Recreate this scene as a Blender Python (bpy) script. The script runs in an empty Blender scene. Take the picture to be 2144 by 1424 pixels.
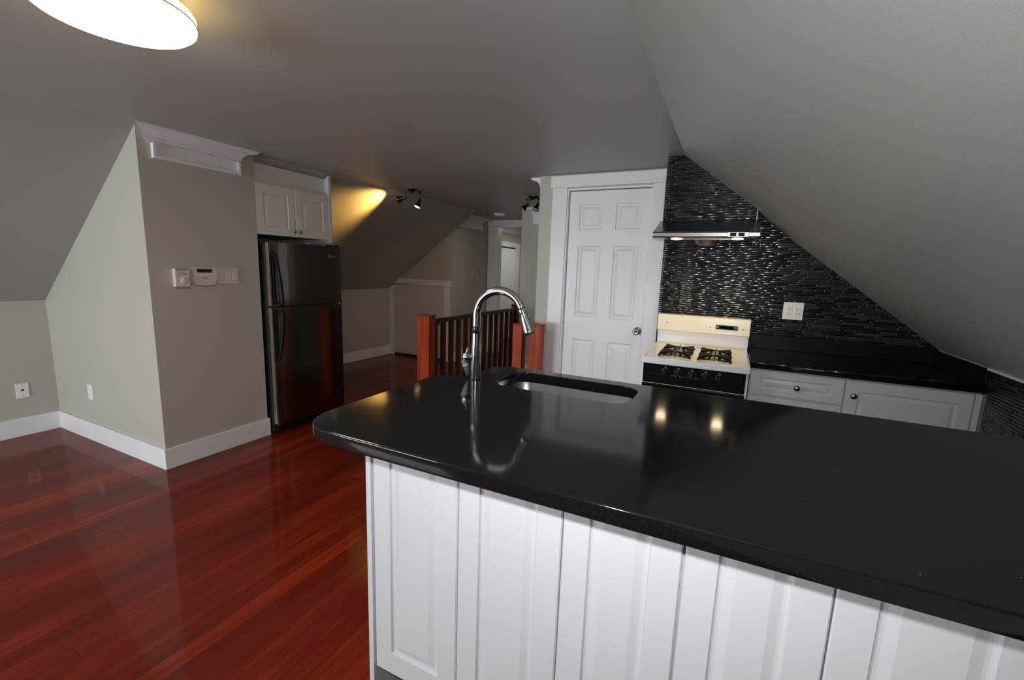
import bpy, bmesh, math, random
from mathutils import Vector, Matrix
random.seed(7)
sc = bpy.context.scene
COL = sc.collection
PI = math.pi

# ------------------------------------------------------------------ camera
yaw, pitch, roll = map(math.radians, (-25.92097, -9.1115, 1.92271))
cy, sy, cp, sp = math.cos(yaw), math.sin(yaw), math.cos(pitch), math.sin(pitch)
fwd = Vector((sy*cp, cy*cp, sp)); rgt = Vector((cy, -sy, 0)); upv = rgt.cross(fwd)
r2 = rgt*math.cos(roll) + upv*math.sin(roll); u2 = upv*math.cos(roll) - rgt*math.sin(roll)
cam = bpy.data.cameras.new('camera'); camo = bpy.data.objects.new('camera', cam); COL.objects.link(camo)
M = Matrix((r2, u2, -fwd)).transposed().to_4x4(); M.translation = (0, 0, 1.4)
camo.matrix_world = M
cam.sensor_width = 36; cam.lens = 923.21/2144*36; cam.clip_start = 0.02
sc.camera = camo
# ------------------------------------------------------------------ world and view
sc.view_settings.view_transform = 'Standard'; sc.view_settings.look = 'None'
sc.view_settings.gamma = 1; sc.view_settings.use_curve_mapping = False
sc.view_settings.exposure = 0.12
w = bpy.data.worlds.new('world'); sc.world = w; w.use_nodes = True
bg = w.node_tree.nodes['Background']; bg.inputs[0].default_value = (0.86, 0.93, 1.0, 1); bg.inputs[1].default_value = 17.0
try:
    sc.cycles.max_bounces = 10; sc.cycles.diffuse_bounces = 6; sc.cycles.glossy_bounces = 5
    sc.cycles.sample_clamp_indirect = 6.0
except Exception: pass

def light(name, kind, loc, energy, color=(1, 1, 1), aim=None, **kw):
    l = bpy.data.lights.new(name, kind); l.energy = energy; l.color = color
    for k, v in kw.items(): setattr(l, k, v)
    o = bpy.data.objects.new(name, l); COL.objects.link(o); o.location = loc
    if aim is not None:
        o.rotation_euler = (Vector(aim)-Vector(loc)).to_track_quat('-Z', 'Y').to_euler()
    return o
# daylight: portal in the rear gable window (the sky outside is the light)
WX0, WX1, WZ0, WZ1, YR = -4.3, -1.9, 0.50, 1.55, -2.6
po = light('window_daylight', 'AREA', ((WX0+WX1)/2, YR-0.12, (WZ0+WZ1)/2), 1.0, aim=((WX0+WX1)/2, 5, (WZ0+WZ1)/2), shape='RECTANGLE', size=WX1-WX0, size_y=WZ1-WZ0)
po.data.cycles.is_portal = True
# the photographer's flash on the camera
light('camera_flash', 'AREA', (0.0, -0.03, 1.50), 9.0, (0.96, 0.97, 1.0), aim=(-0.35, 1.2, 1.44), shape='RECTANGLE', size=0.06, size_y=0.035, spread=math.radians(125))

# ------------------------------------------------------------------ materials
def nt(name):
    m = bpy.data.materials.new(name); m.use_nodes = True
    n = m.node_tree.nodes; b = n['Principled BSDF']; return m, m.node_tree, b
def mat(name, col, rough=0.5, metal=0.0, spec=0.5, bump=0, bscale=200, coat=0.0, emit=None, es=0, var=0.0):
    m, t, b = nt(name)
    b.inputs['Base Color'].default_value = (*col, 1); b.inputs['Roughness'].default_value = rough
    b.inputs['Metallic'].default_value = metal; b.inputs['Specular IOR Level'].default_value = spec
    b.inputs['Coat Weight'].default_value = coat; b.inputs['Coat Roughness'].default_value = 0.08
    if emit: b.inputs['Emission Color'].default_value = (*emit, 1); b.inputs['Emission Strength'].default_value = es
    if bump or var:
        tc = t.nodes.new('ShaderNodeTexCoord'); no = t.nodes.new('ShaderNodeTexNoise')
        no.inputs['Scale'].default_value = bscale; no.inputs['Detail'].default_value = 3
        t.links.new(tc.outputs['Object'], no.inputs['Vector'])
        if bump:
            bp = t.nodes.new('ShaderNodeBump'); bp.inputs['Strength'].default_value = bump; bp.inputs['Distance'].default_value = 0.002
            t.links.new(no.outputs['Fac'], bp.inputs['Height']); t.links.new(bp.outputs['Normal'], b.inputs['Normal'])
        if var:
            n2 = t.nodes.new('ShaderNodeTexNoise'); n2.inputs['Scale'].default_value = 1.3
            t.links.new(tc.outputs['Object'], n2.inputs['Vector'])
            mx = t.nodes.new('ShaderNodeMix'); mx.data_type = 'RGBA'
            mx.inputs['A'].default_value = (*[c*(1-var) for c in col], 1); mx.inputs['B'].default_value = (*[min(1, c*(1+var)) for c in col], 1)
            t.links.new(n2.outputs['Fac'], mx.inputs['Factor']); t.links.new(mx.outputs['Result'], b.inputs['Base Color'])
    return m

M_wall = mat('wall_paint', (0.47, 0.445, 0.39), 0.42, spec=0.35, bump=0.12, bscale=260, var=0.03)
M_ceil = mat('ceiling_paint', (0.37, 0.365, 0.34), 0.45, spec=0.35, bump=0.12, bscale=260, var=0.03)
M_trim = mat('white_trim_paint', (0.78, 0.77, 0.77), 0.32, spec=0.4, bump=0.03, bscale=60)
M_door = mat('white_door_paint', (0.76, 0.77, 0.79), 0.35, spec=0.4)
M_cab = mat('white_thermofoil', (0.66, 0.67, 0.68), 0.3, spec=0.45)
M_cabcream = mat('cream_white_cabinet', (0.72, 0.68, 0.63), 0.35, spec=0.4)
M_black = mat('black_plastic', (0.005, 0.005, 0.006), 0.5, spec=0.2)
M_blackmat = mat('black_textured_enamel', (0.012, 0.012, 0.013), 0.5, bump=0.3, bscale=500)
M_blackglass = mat('black_glass', (0.003, 0.003, 0.004), 0.06, spec=0.6)
M_chrome = mat('chrome', (0.60, 0.61, 0.64), 0.09, metal=1)
M_nickel = mat('satin_nickel', (0.42, 0.38, 0.33), 0.22, metal=1)
M_bronze = mat('antique_brass_metal', (0.10, 0.075, 0.05), 0.25, metal=1)
M_plate = mat('ivory_plastic', (0.62, 0.58, 0.52), 0.35)
M_platewhite = mat('white_plastic', (0.82, 0.81, 0.78), 0.3)
M_slot = mat('dark_slot', (0.02, 0.018, 0.016), 0.6)
M_lcd = mat('dark_display', (0.012, 0.010, 0.009), 0.2)
M_enamel = mat('white_stove_enamel', (0.80, 0.81, 0.83), 0.18, spec=0.6)
M_cream = mat('cream_stove_enamel', (0.86, 0.80, 0.62), 0.22, spec=0.5)
M_iron = mat('brown_black_cast_iron', (0.010, 0.006, 0.005), 0.6, spec=0.15)
M_ring = mat('grey_knob_ring', (0.16, 0.16, 0.16), 0.35, metal=1)
M_alu = mat('burner_metal', (0.40, 0.36, 0.30), 0.35, metal=1)
M_lamp = mat('lamp_diffuser', (0.9, 0.9, 0.88), 0.5, emit=(1.0, 0.90, 0.74), es=28)
M_lamprim = mat('lamp_side_diffuser', (0.9, 0.85, 0.7), 0.5, emit=(1.0, 0.72, 0.30), es=6)
M_lampring = mat('lamp_pan', (0.75, 0.62, 0.40), 0.4)
M_bulb = mat('halogen_bulb', (1, 0.8, 0.5), 0.4, emit=(1.0, 0.60, 0.26), es=3.2)
M_hoodbulb = mat('hood_bulb', (1, 0.85, 0.6), 0.4, emit=(1.0, 0.72, 0.42), es=5)
M_bulboff = mat('unlit_bulb_glass', (0.55, 0.52, 0.46), 0.1)
M_down = mat('downlight_glass', (0.7, 0.68, 0.6), 0.3, emit=(1, .92, .75), es=0.05)
M_wood = None

def steel(name, col, rough, stretch=(1, 1, 60)):
    m, t, b = nt(name)
    b.inputs['Metallic'].default_value = 1; b.inputs['Base Color'].default_value = (*col, 1)
    tc = t.nodes.new('ShaderNodeTexCoord'); mp = t.nodes.new('ShaderNodeMapping'); mp.inputs['Scale'].default_value = stretch
    no = t.nodes.new('ShaderNodeTexNoise'); no.inputs['Scale'].default_value = 8; no.inputs['Detail'].default_value = 4
    mr = t.nodes.new('ShaderNodeMapRange'); mr.inputs['To Min'].default_value = rough*0.8; mr.inputs['To Max'].default_value = rough*1.25
    t.links.new(tc.outputs['Object'], mp.inputs[0]); t.links.new(mp.outputs[0], no.inputs['Vector'])
    t.links.new(no.outputs['Fac'], mr.inputs['Value']); t.links.new(mr.outputs[0], b.inputs['Roughness'])
    bp = t.nodes.new('ShaderNodeBump'); bp.inputs['Strength'].default_value = 0.04; bp.inputs['Distance'].default_value = 0.001
    t.links.new(no.outputs['Fac'], bp.inputs['Height']); t.links.new(bp.outputs[0], b.inputs['Normal'])
    return m
M_fridge = steel('brushed_dark_stainless', (0.16, 0.138, 0.120), 0.15, (60, 60, 1))
M_fridgeedge = steel('light_door_edge_metal', (0.62, 0.57, 0.50), 0.38, (60, 60, 1))
M_hood = steel('brushed_hood_stainless', (0.32, 0.305, 0.29), 0.24, (1, 60, 60))
M_sink = mat('brushed_sink_steel', (0.25, 0.25, 0.25), 0.3, metal=1)

def wood(name, c1, c2, c3, axis='z', coat=1.0, rough=0.3, scl=1.0):
    m, t, b = nt(name)
    tc = t.nodes.new('ShaderNodeTexCoord'); mp = t.nodes.new('ShaderNodeMapping')
    s = {'z': (14, 14, 1.2), 'y': (14, 1.2, 14), 'x': (1.2, 14, 14)}[axis]
    mp.inputs['Scale'].default_value = tuple(v*scl for v in s)
    no = t.nodes.new('ShaderNodeTexNoise'); no.inputs['Scale'].default_value = 2.2; no.inputs['Detail'].default_value = 6; no.inputs['Roughness'].default_value = 0.6
    cr = t.nodes.new('ShaderNodeValToRGB'); e = cr.color_ramp.elements
    e[0].position = 0.3; e[0].color = (*c1, 1); e[1].position = 0.72; e[1].color = (*c3, 1)
    k = e.new(0.5); k.color = (*c2, 1)
    t.links.new(tc.outputs['Object'], mp.inputs[0]); t.links.new(mp.outputs[0], no.inputs['Vector'])
    t.links.new(no.outputs['Fac'], cr.inputs[0]); t.links.new(cr.outputs[0], b.inputs['Base Color'])
    b.inputs['Roughness'].default_value = rough; b.inputs['Specular IOR Level'].default_value = 0.28; b.inputs['Coat Weight'].default_value = coat; b.inputs['Coat Roughness'].default_value = 0.1
    return m
M_wood = wood('red_stained_newel_wood', (0.19, 0.018, 0.0035), (0.33, 0.036, 0.005), (0.46, 0.066, 0.008), coat=0.0, rough=0.45)
M_wooddark = wood('dark_red_baluster_wood', (0.035, 0.009, 0.006), (0.06, 0.012, 0.006), (0.10, 0.018, 0.008), coat=.25)
M_woody = wood('dark_red_rail_wood', (0.035, 0.009, 0.006), (0.055, 0.012, 0.007), (0.085, 0.018, 0.009), 'y', coat=.3)

def floor_mat():
    m, t, b = nt('red_stained_plank_floor')
    N = t.nodes.new; L = t.links.new
    tc = N('ShaderNodeTexCoord'); sx = N('ShaderNodeSeparateXYZ'); L(tc.outputs['Object'], sx.inputs[0])
    def math_(op, a, bb=None, **k):
        n = N('ShaderNodeMath'); n.operation = op
        for i, v in enumerate((a, bb)):
            if v is None: continue
            if isinstance(v, (int, float)): n.inputs[i].default_value = v
            else: L(v, n.inputs[i])
        return n.outputs[0]
    xs = math_('DIVIDE', sx.outputs['X'], 0.083)
    idx = math_('FLOOR', xs); fr = math_('FRACT', xs)
    wn = N('ShaderNodeTexWhiteNoise'); wn.noise_dimensions = '1D'; L(idx, wn.inputs['W'])
    # board along y with staggered ends
    off = math_('MULTIPLY', wn.outputs['Value'], 7.0); yy = math_('ADD', math_('DIVIDE', sx.outputs['Y'], 2.6), off)
    yi = math_('FLOOR', yy); yf = math_('FRACT', yy)
    cmb = N('ShaderNodeCombineXYZ'); L(idx, cmb.inputs[0]); L(yi, cmb.inputs[1])
    w2 = N('ShaderNodeTexWhiteNoise'); w2.noise_dimensions = '2D'; L(cmb.outputs[0], w2.inputs['Vector'])
    mp = N('ShaderNodeMapping'); mp.inputs['Scale'].default_value = (26, 1.3, 1); L(tc.outputs['Object'], mp.inputs[0])
    addv = N('ShaderNodeVectorMath'); addv.operation = 'ADD'; L(mp.outputs[0], addv.inputs[0]); L(w2.outputs['Color'], addv.inputs[1])
    no = N('ShaderNodeTexNoise'); no.inputs['Scale'].default_value = 1.6; no.inputs['Detail'].default_value = 7; no.inputs['Roughness'].default_value = 0.62; L(addv.outputs[0], no.inputs['Vector'])
    big = N('ShaderNodeTexNoise'); big.inputs['Scale'].default_value = 1.4; big.inputs['Detail'].default_value = 3
    mp2 = N('ShaderNodeMapping'); mp2.inputs['Scale'].default_value = (3.0, 0.8, 1); L(tc.outputs['Object'], mp2.inputs[0]); L(mp2.outputs[0], big.inputs['Vector'])
    f = math_('ADD', math_('MULTIPLY', no.outputs['Fac'], 0.75), math_('MULTIPLY', w2.outputs['Value'], 0.30))
    f = math_('ADD', f, math_('MULTIPLY', math_('SUBTRACT', big.outputs['Fac'], 0.5), 0.9))
    cr = N('ShaderNodeValToRGB'); e = cr.color_ramp.elements
    e[0].position = 0.14; e[0].color = (0.075, 0.0055, 0.0022, 1); e[1].position = 1.0; e[1].color = (0.33, 0.036, 0.007, 1)
    k = e.new(0.55); k.color = (0.15, 0.0115, 0.0034, 1)
    L(f, cr.inputs[0])
    # seams
    d = math_('MINIMUM', fr, math_('SUBTRACT', 1.0, fr)); seam = math_('LESS_THAN', d, 0.012)
    d2 = math_('MINIMUM', yf, math_('SUBTRACT', 1.0, yf)); seam2 = math_('LESS_THAN', d2, 0.0006)
    s = math_('MAXIMUM', seam, seam2)
    mx = N('ShaderNodeMix'); mx.data_type = 'RGBA'; L(math_('MULTIPLY', s, 0.55), mx.inputs['Factor']); L(cr.outputs[0], mx.inputs['A']); mx.inputs['B'].default_value = (0.02, 0.003, 0.002, 1)
    L(mx.outputs['Result'], b.inputs['Base Color'])
    b.inputs['Roughness'].default_value = 0.5; b.inputs['Specular IOR Level'].default_value = 0.1
    b.inputs['Coat Weight'].default_value = 0.48; b.inputs['Coat Roughness'].default_value = 0.065; b.inputs['Coat IOR'].default_value = 1.5
    bp = N('ShaderNodeBump'); bp.inputs['Strength'].default_value = 0.12; bp.inputs['Distance'].default_value = 0.002
    h = math_('SUBTRACT', math_('MULTIPLY', no.outputs['Fac'], 0.25), s); L(h, bp.inputs['Height']); L(bp.outputs[0], b.inputs['Normal'])
    b2 = N('ShaderNodeBump'); b2.inputs['Strength'].default_value = 0.05; b2.inputs['Distance'].default_value = 0.002; L(big.outputs['Fac'], b2.inputs['Height']); L(b2.outputs[0], b.inputs['Coat Normal'])
    return m
M_floor = floor_mat()

def quartz():
    m, t, b = nt('black_speckled_quartz')
    N = t.nodes.new; L = t.links.new
    tc = N('ShaderNodeTexCoord'); vo = N('ShaderNodeTexVoronoi'); vo.inputs['Scale'].default_value = 95; L(tc.outputs['Object'], vo.inputs['Vector'])
    lt = N('ShaderNodeMath'); lt.operation = 'LESS_THAN'; L(vo.outputs['Distance'], lt.inputs[0]); lt.inputs[1].default_value = 0.09
    sr = N('ShaderNodeSeparateColor'); L(vo.outputs['Color'], sr.inputs[0])
    gt = N('ShaderNodeMath'); gt.operation = 'GREATER_THAN'; L(sr.outputs[0], gt.inputs[0]); gt.inputs[1].default_value = 0.985
    ml = N('ShaderNodeMath'); ml.operation = 'MULTIPLY'; L(lt.outputs[0], ml.inputs[0]); L(gt.outputs[0], ml.inputs[1])
    no = N('ShaderNodeTexNoise'); no.inputs['Scale'].default_value = 420; no.inputs['Detail'].default_value = 2; L(tc.outputs['Object'], no.inputs['Vector'])
    cr = N('ShaderNodeValToRGB'); e = cr.color_ramp.elements
    e[0].position = 0.45; e[0].color = (0.0045, 0.0045, 0.0048, 1); e[1].position = 0.75; e[1].color = (0.0085, 0.0085, 0.009, 1); L(no.outputs['Fac'], cr.inputs[0])
    mx = N('ShaderNodeMix'); mx.data_type = 'RGBA'; L(ml.outputs[0], mx.inputs['Factor']); L(cr.outputs[0], mx.inputs['A']); mx.inputs['B'].default_value = (0.35, 0.36, 0.38, 1)
    L(mx.outputs['Result'], b.inputs['Base Color'])
    b.inputs['Roughness'].default_value = 0.085; b.inputs['Specular IOR Level'].default_value = 0.5
    return m
M_quartz = quartz()

def tile_mat():
    m, t, b = nt('black_glass_strip_mosaic')
    N = t.nodes.new; L = t.links.new
    at = N('ShaderNodeAttribute'); at.attribute_name = 'tone'
    cr = N('ShaderNodeValToRGB'); cr.color_ramp.interpolation = 'CONSTANT'; e = cr.color_ramp.elements
    e[0].position = 0; e[0].color = (0.0035, 0.004, 0.0045, 1); e[1].position = 0.38; e[1].color = (0.017, 0.019, 0.021, 1)
    for p, c in ((0.62, (0.024, 0.026, 0.028)), (0.85, (0.036, 0.039, 0.041)), (0.93, (0.010, 0.012, 0.013))):
        k = e.new(p); k.color = (*c, 1)
    L(at.outputs['Fac'], cr.inputs[0]); L(cr.outputs[0], b.inputs['Base Color'])
    b.inputs['Roughness'].default_value = 0.10; b.inputs['Specular IOR Level'].default_value = 0.6
    return m
M_tile = tile_mat()
M_grout = mat('black_grout', (0.006, 0.006, 0.006), 0.8)
M_black_stone = M_quartz

# ------------------------------------------------------------------ mesh helpers
class MB:
    """collects shapes into one mesh"""
    def __init__(s): s.bm = bmesh.new(); s.mats = []
    def mi(s, m):
        if m not in s.mats: s.mats.append(m)
        return s.mats.index(m)
    def faces(s, vs, fs, m=None, smooth=False):
        v = [s.bm.verts.new(p) for p in vs]; out = []
        for f in fs:
            try:
                q = s.bm.faces.new([v[i] for i in f]); q.smooth = smooth
                if m is not None: q.material_index = s.mi(m)
                out.append(q)
            except ValueError: pass
        return v, out
    def box(s, x0, x1, y0, y1, z0, z1, m=None, bev=0.0, seg=2):
        vs = [(x, y, z) for x in (x0, x1) for y in (y0, y1) for z in (z0, z1)]
        fs = [(0, 1, 3, 2), (4, 6, 7, 5), (0, 4, 5, 1), (2, 3, 7, 6), (0, 2, 6, 4), (1, 5, 7, 3)]
        v, f = s.faces(vs, fs, m)
        if bev > 0:
            ed = {e for q in f for e in q.edges}
            bmesh.ops.bevel(s.bm, geom=list(ed), offset=bev, segments=seg, profile=0.5, affect='EDGES', clamp_overlap=True)
        return s
    def prism(s, poly, axis, a, b, m=None, bev=0):
        """poly: 2D points in the two other axes; axis 'x','y','z' extruded a..b"""
        def P(p, t):
            return {'x': (t, p[0], p[1]), 'y': (p[0], t, p[1]), 'z': (p[0], p[1], t)}[axis]
        n = len(poly); vs = [P(p, a) for p in poly]+[P(p, b) for p in poly]
        fs = [tuple(range(n)), tuple(range(2*n-1, n-1, -1))]+[(i, (i+1) % n, n+(i+1) % n, n+i) for i in range(n)]
        v, f = s.faces(vs, fs, m)
        if bev > 0:
            ed = {e for q in f for e in q.edges}
            bmesh.ops.bevel(s.bm, geom=list(ed), offset=bev, segments=2, profile=0.5, affect='EDGES', clamp_overlap=True)
        return s
    def tube(s, pts, rad, seg=16, m=None, caps=True, flat=1.0, side=None):
        """pts along a path; rad number or list; flat squashes the second axis"""
        pts = [Vector(p) for p in pts]; n = len(pts)
        if not isinstance(rad, (list, tuple)): rad = [rad]*n
        rings = []; prev = None
        for i, p in enumerate(pts):
            d = (pts[min(i+1, n-1)]-pts[max(i-1, 0)]).normalized()
            if prev is None:
                a = Vector(side) if side else (Vector((0, 0, 1)) if abs(d.z) < .9 else Vector((0, 1, 0)))
                a = (a-d*a.dot(d)).normalized()
            else: a = (prev-d*prev.dot(d)).normalized()
            prev = a; b = d.cross(a)
            rings.append([s.bm.verts.new(p+(a*math.cos(2*PI*k/seg)+b*math.sin(2*PI*k/seg)*flat)*rad[i]) for k in range(seg)])
        mi = s.mi(m) if m else 0
        for i in range(n-1):
            for k in range(seg):
                q = s.bm.faces.new((rings[i][k], rings[i][(k+1) % seg], rings[i+1][(k+1) % seg], rings[i+1][k])); q.smooth = True; q.material_index = mi
        if caps:
            for r in (rings[0][::-1], rings[-1]):
                q = s.bm.faces.new(r); q.material_index = mi
        return s
    def lathe(s, prof, c, axis=(0, 0, 1), seg=32, m=None, smooth=True):
        """prof: (radius, height) list along axis from c"""
        ax = Vector(axis).normalized(); a = ax.orthogonal().normalized(); b = ax.cross(a); c = Vector(c)
        mi = s.mi(m) if m else 0; rings = []
        for r, h in prof:
            if r < 1e-6: rings.append([s.bm.verts.new(c+ax*h)])
            else: rings.append([s.bm.verts.new(c+ax*h+(a*math.cos(2*PI*k/seg)+b*math.sin(2*PI*k/seg))*r) for k in range(seg)])
        for i in range(len(rings)-1):
            A, B = rings[i], rings[i+1]
            for k in range(seg):
                k2 = (k+1) % seg
                if len(A) == 1 and len(B) == 1: continue
                if len(A) == 1: vs = (A[0], B[k2], B[k])
                elif len(B) == 1: vs = (A[k], A[k2], B[0])
                else: vs = (A[k], A[k2], B[k2], B[k])
                q = s.bm.faces.new(vs); q.smooth = smooth; q.material_index = mi
        return s
    def build(s, name, m=None, parent=None, loc=None, rot=None, sharp=True, fix=True, **props):
        if fix: bmesh.ops.recalc_face_normals(s.bm, faces=s.bm.faces)
        me = bpy.data.meshes.new(name)
        if loc is not None:
            bmesh.ops.translate(s.bm, verts=s.bm.verts, vec=-Vector(loc))
        s.bm.to_mesh(me); s.bm.free()
        if m is not None and not s.mats: me.materials.append(m)
        else:
            for q in s.mats: me.materials.append(q)
        o = bpy.data.objects.new(name, me); COL.objects.link(o)
        if loc is not None: o.location = loc
        if parent is not None:
            o.parent = parent
            base = parent.location if parent.parent is None else parent.location+parent.parent.location
            o.location = Vector(o.location)-Vector(base) if parent.parent is None else Vector(o.location)-Vector(parent['_w'])
            o['_w'] = (Vector(loc) if loc is not None else Vector((0, 0, 0)))
        else: o['_w'] = Vector(o.location)
        for k, v in props.items(): o[k] = v
        return o

def thing(name, loc, label, cat, group=None):
    o = bpy.data.objects.new(name, None); COL.objects.link(o); o.location = loc; o['_w'] = Vector(loc)
    o.empty_display_size = 0.1
    o['label'] = label; o['category'] = cat
    if group: o['group'] = group
    return o
def tag(o, label, cat, group=None):
    o['label'] = label; o['category'] = cat
    if group: o['group'] = group
    return o
def struct(o): o['kind'] = 'structure'; return o

def panel_slab(mb, W, H, T, panels, m, prof, tf, edge=0.004):
    """slab W x H (local x,z), front at y=0 towards -y, back at y=T; panels: list of (x0,x1,z0,z1);
    prof: list of (inset, depth) rings from the panel rectangle inward; tf maps local to world"""
    xs = sorted({edge, W-edge, *[p[0] for p in panels], *[p[1] for p in panels]})
    zs = sorted({edge, H-edge, *[p[2] for p in panels], *[p[3] for p in panels]})
    V = {}
    mi = mb.mi(m)
    def v(x, y, z):
        k = (round(x, 5), round(y, 5), round(z, 5))
        if k not in V: V[k] = mb.bm.verts.new(tf(x, y, z))
        return V[k]
    def q(*p):
        try:
            f = mb.bm.faces.new([v(*a) for a in p]); f.material_index = mi; return f
        except ValueError: return None
    def inpanel(cx, cz): return any(p[0] < cx < p[1] and p[2] < cz < p[3] for p in panels)
    for i in range(len(xs)-1):
        for j in range(len(zs)-1):
            a, b, c, d = xs[i], xs[i+1], zs[j], zs[j+1]
            if not inpanel((a+b)/2, (c+d)/2): q((a, 0, c), (b, 0, c), (b, 0, d), (a, 0, d))
    for p in panels:
        gx = [x for x in xs if p[0]-1e-9 <= x <= p[1]+1e-9]; gz = [z for z in zs if p[2]-1e-9 <= z <= p[3]+1e-9]
        first = [(x, p[2]) for x in gx]+[(p[1], z) for z in gz[1:]]+[(x, p[3]) for x in gx[::-1][1:]]+[(p[0], z) for z in gz[::-1][1:-1]]
        def cl(pt, ins):
            return (min(max(pt[0], p[0]+ins), p[1]-ins), min(max(pt[1], p[2]+ins), p[3]-ins))
        rings = [[(x, 0, z) for x, z in first]]
        for ins, dep in prof:
            rings.append([(cl(pt, ins)[0], dep, cl(pt, ins)[1]) for pt in first])
        for A, B in zip(rings, rings[1:]):
            n = len(A)
            for k in range(n):
                pts = [A[k], A[(k+1) % n], B[(k+1) % n], B[k]]
                uniq = []
                for t_ in pts:
                    if not uniq or (max(abs(t_[i]-uniq[-1][i]) for i in range(3)) > 1e-6): uniq.append(t_)
                if max(abs(uniq[0][i]-uniq[-1][i]) for i in range(3)) < 1e-6: uniq.pop()
                if len(uniq) >= 3: q(*uniq)
        L = rings[-1]; uniq = []
        for t_ in L:
            if t_ not in uniq: uniq.append(t_)
        q(*uniq)
    # bevelled outer edge, sides, back
    o = [(edge, 0, edge), (W-edge, 0, edge), (W-edge, 0, H-edge), (edge, 0, H-edge)]
    o1 = [(0, edge, 0), (W, edge, 0), (W, edge, H), (0, edge, H)]
    o2 = [(0, T, 0), (W, T, 0), (W, T, H), (0, T, H)]
    edgepts = [[(x, 0, edge) for x in xs], [(W-edge, 0, z) for z in zs], [(x, 0, H-edge) for x in xs[::-1]], [(edge, 0, z) for z in zs[::-1]]]
    for k in range(4):
        k2 = (k+1) % 4
        q(*([o1[k], o1[k2]]+edgepts[k][::-1]))
        q(o1[k], o1[k2], o2[k2], o2[k])
    q(*o2)

RAISED = [(0.004, 0.004), (0.010, 0.006), (0.016, 0.006), (0.040, 0.001)]
RAISED_S = [(0.003, 0.003), (0.008, 0.005), (0.012, 0.005), (0.026, 0.001)]

def facing(origin, way):
    """local x,z plane with front towards -y ('-y') or +x ('+x')"""
    ox, oy, oz = origin
    if way == '-y': return lambda x, y, z: (ox+x, oy+y, oz+z)
    return lambda x, y, z: (ox-y, oy+x, oz+z)      # +x facing: local x -> world y

def knob_mb(p, way, r=0.0155, m=M_nickel):
    ax = (0, -1, 0) if way == '-y' else (1, 0, 0)
    mb = MB(); mb.lathe([(0.006, 0), (0.006, 0.010), (r*0.75, 0.013), (r, 0.019), (r*0.95, 0.024), (r*0.6, 0.0285), (0, 0.030)], p, ax, 24, m)
    return mb

# ------------------------------------------------------------------ setting
XL, XC, XR, ZK, ZC = -4.808, -3.261, 1.14, 1.040, 2.176
XCR = -0.35; MR = 0.78; ZR = ZC-MR*(XR-XCR)
def zr(x): return ZC-MR*(x-XCR)
SX0, SX1, SY0, SY1 = -2.46, -1.50, 3.44, 5.30      # stairwell

f = MB()
for a in ((-5.0, SX0, YR-.15, 9.6), (SX0, SX1, YR-.15, SY0), (SX0, SX1, SY1, 9.6), (SX1, 1.3, YR-.15, 9.6)):
    f.box(a[0], a[1], a[2], a[3], -0.04, 0)
struct(f.build('floor', M_floor))
f = MB()
f.box(XC, XCR, YR-.1, 6.56, ZC, ZC+.14); f.box(-3.75, XC, 5.417, 6.56, ZC, ZC+.14)
struct(f.build('ceiling', M_ceil))
f = MB(); f.prism([(XC, ZC), (XL, ZK), (XL-.15, ZK), (XL-.15, ZC+.14), (XC, ZC+.14)], 'y', YR-.1, 5.417)
struct(f.build('ceiling_left', M_ceil))
f = MB(); f.prism([(XCR, ZC), (XR, ZR), (XR+.15, ZR), (XR+.15, ZC+.14), (XCR, ZC+.14)], 'y', YR-.1, 5.40)
struct(f.build('ceiling_right', M_ceil))
f = MB(); f.box(-4.3, -2.2, 6.55, 9.45, 2.25, 2.32)
struct(f.build('ceiling_far', M_ceil))
f = MB(); f.box(XL-.15, XL, YR-.1, 5.417, -.04, ZK+.02)
struct(f.build('wall_left', M_wall))
f = MB(); f.prism([(XL, 0), (XC, 0), (XC, ZC-.001), (XL, ZK-.001)], 'y', 1.495, 2.222)
struct(f.build('wall_left_front', M_wall))
f = MB(); f.prism([(XL-.1, 0), (-3.633, 0), (-3.633, ZC), (XL-.1, ZC)], 'y', 5.418, 6.56)
struct(f.build('wall_left_far', M_wall))
f = MB()   # wall with the hall doorway
f.box(-3.633, -3.46, 6.45, 6.56, 0, ZC); f.box(-2.68, -2.3, 6.45, 6.56, 0, ZC); f.box(-3.46, -2.68, 6.45, 6.56, 2.075, ZC)
struct(f.build('wall_far', M_wall))
f = MB(); f.box(-2.505, 1.3, 5.33, 5.44, -.04, ZC+.1); f.box(-2.505, -2.40, 5.44, 6.45, -.04, ZC)
struct(f.build('wall_hall', M_wall))
f = MB(); f.box(-1.515, -1.41, 3.67, 5.33, 0, ZC)
f.box(1.14, 1.3, 3.56, 5.33, 0, ZC); f.box(-1.515, -1.27, 3.564, 3.67, 0, ZC); f.box(-0.58, -0.36, 3.564, 3.67, 0, ZC); f.box(-1.27, -0.58, 3.564, 3.67, 2.065, ZC)
struct(f.build('wall_pantry', M_wall))
f = MB(); f.box(-4.3, -4.0, 6.56, 9.5, 0, 2.25); f.box(-4.0, -2.2, 9.4, 9.5, 0, 2.25); f.box(-2.3, -2.2, 6.56, 9.4, 0, 2.25)
struct(f.build('wall_far_room', M_wall))
f = MB()   # rear gable wall with window opening
x0, x1 = XL-.15, XR+.15
f.box(x0, WX0, YR-.15, YR, 0, ZC+.14); f.box(WX1, x1, YR-.15, YR, 0, ZC+.14)
f.box(WX0, WX1, YR-.15, YR, 0, WZ0); f.box(WX0, WX1, YR-.15, YR, WZ1, ZC+.14)
struct(f.build('wall_rear', M_wall))
f = MB(); f.box(XR, XR+.15, YR-.1, 3.56, 0, ZR+.01)
struct(f.build('wall_right', M_wall))
f = MB(); f.box(-0.462, XR+.15, 3.43, 3.56, 0, 2.2)
struct(f.build('wall_back', M_grout))
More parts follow.
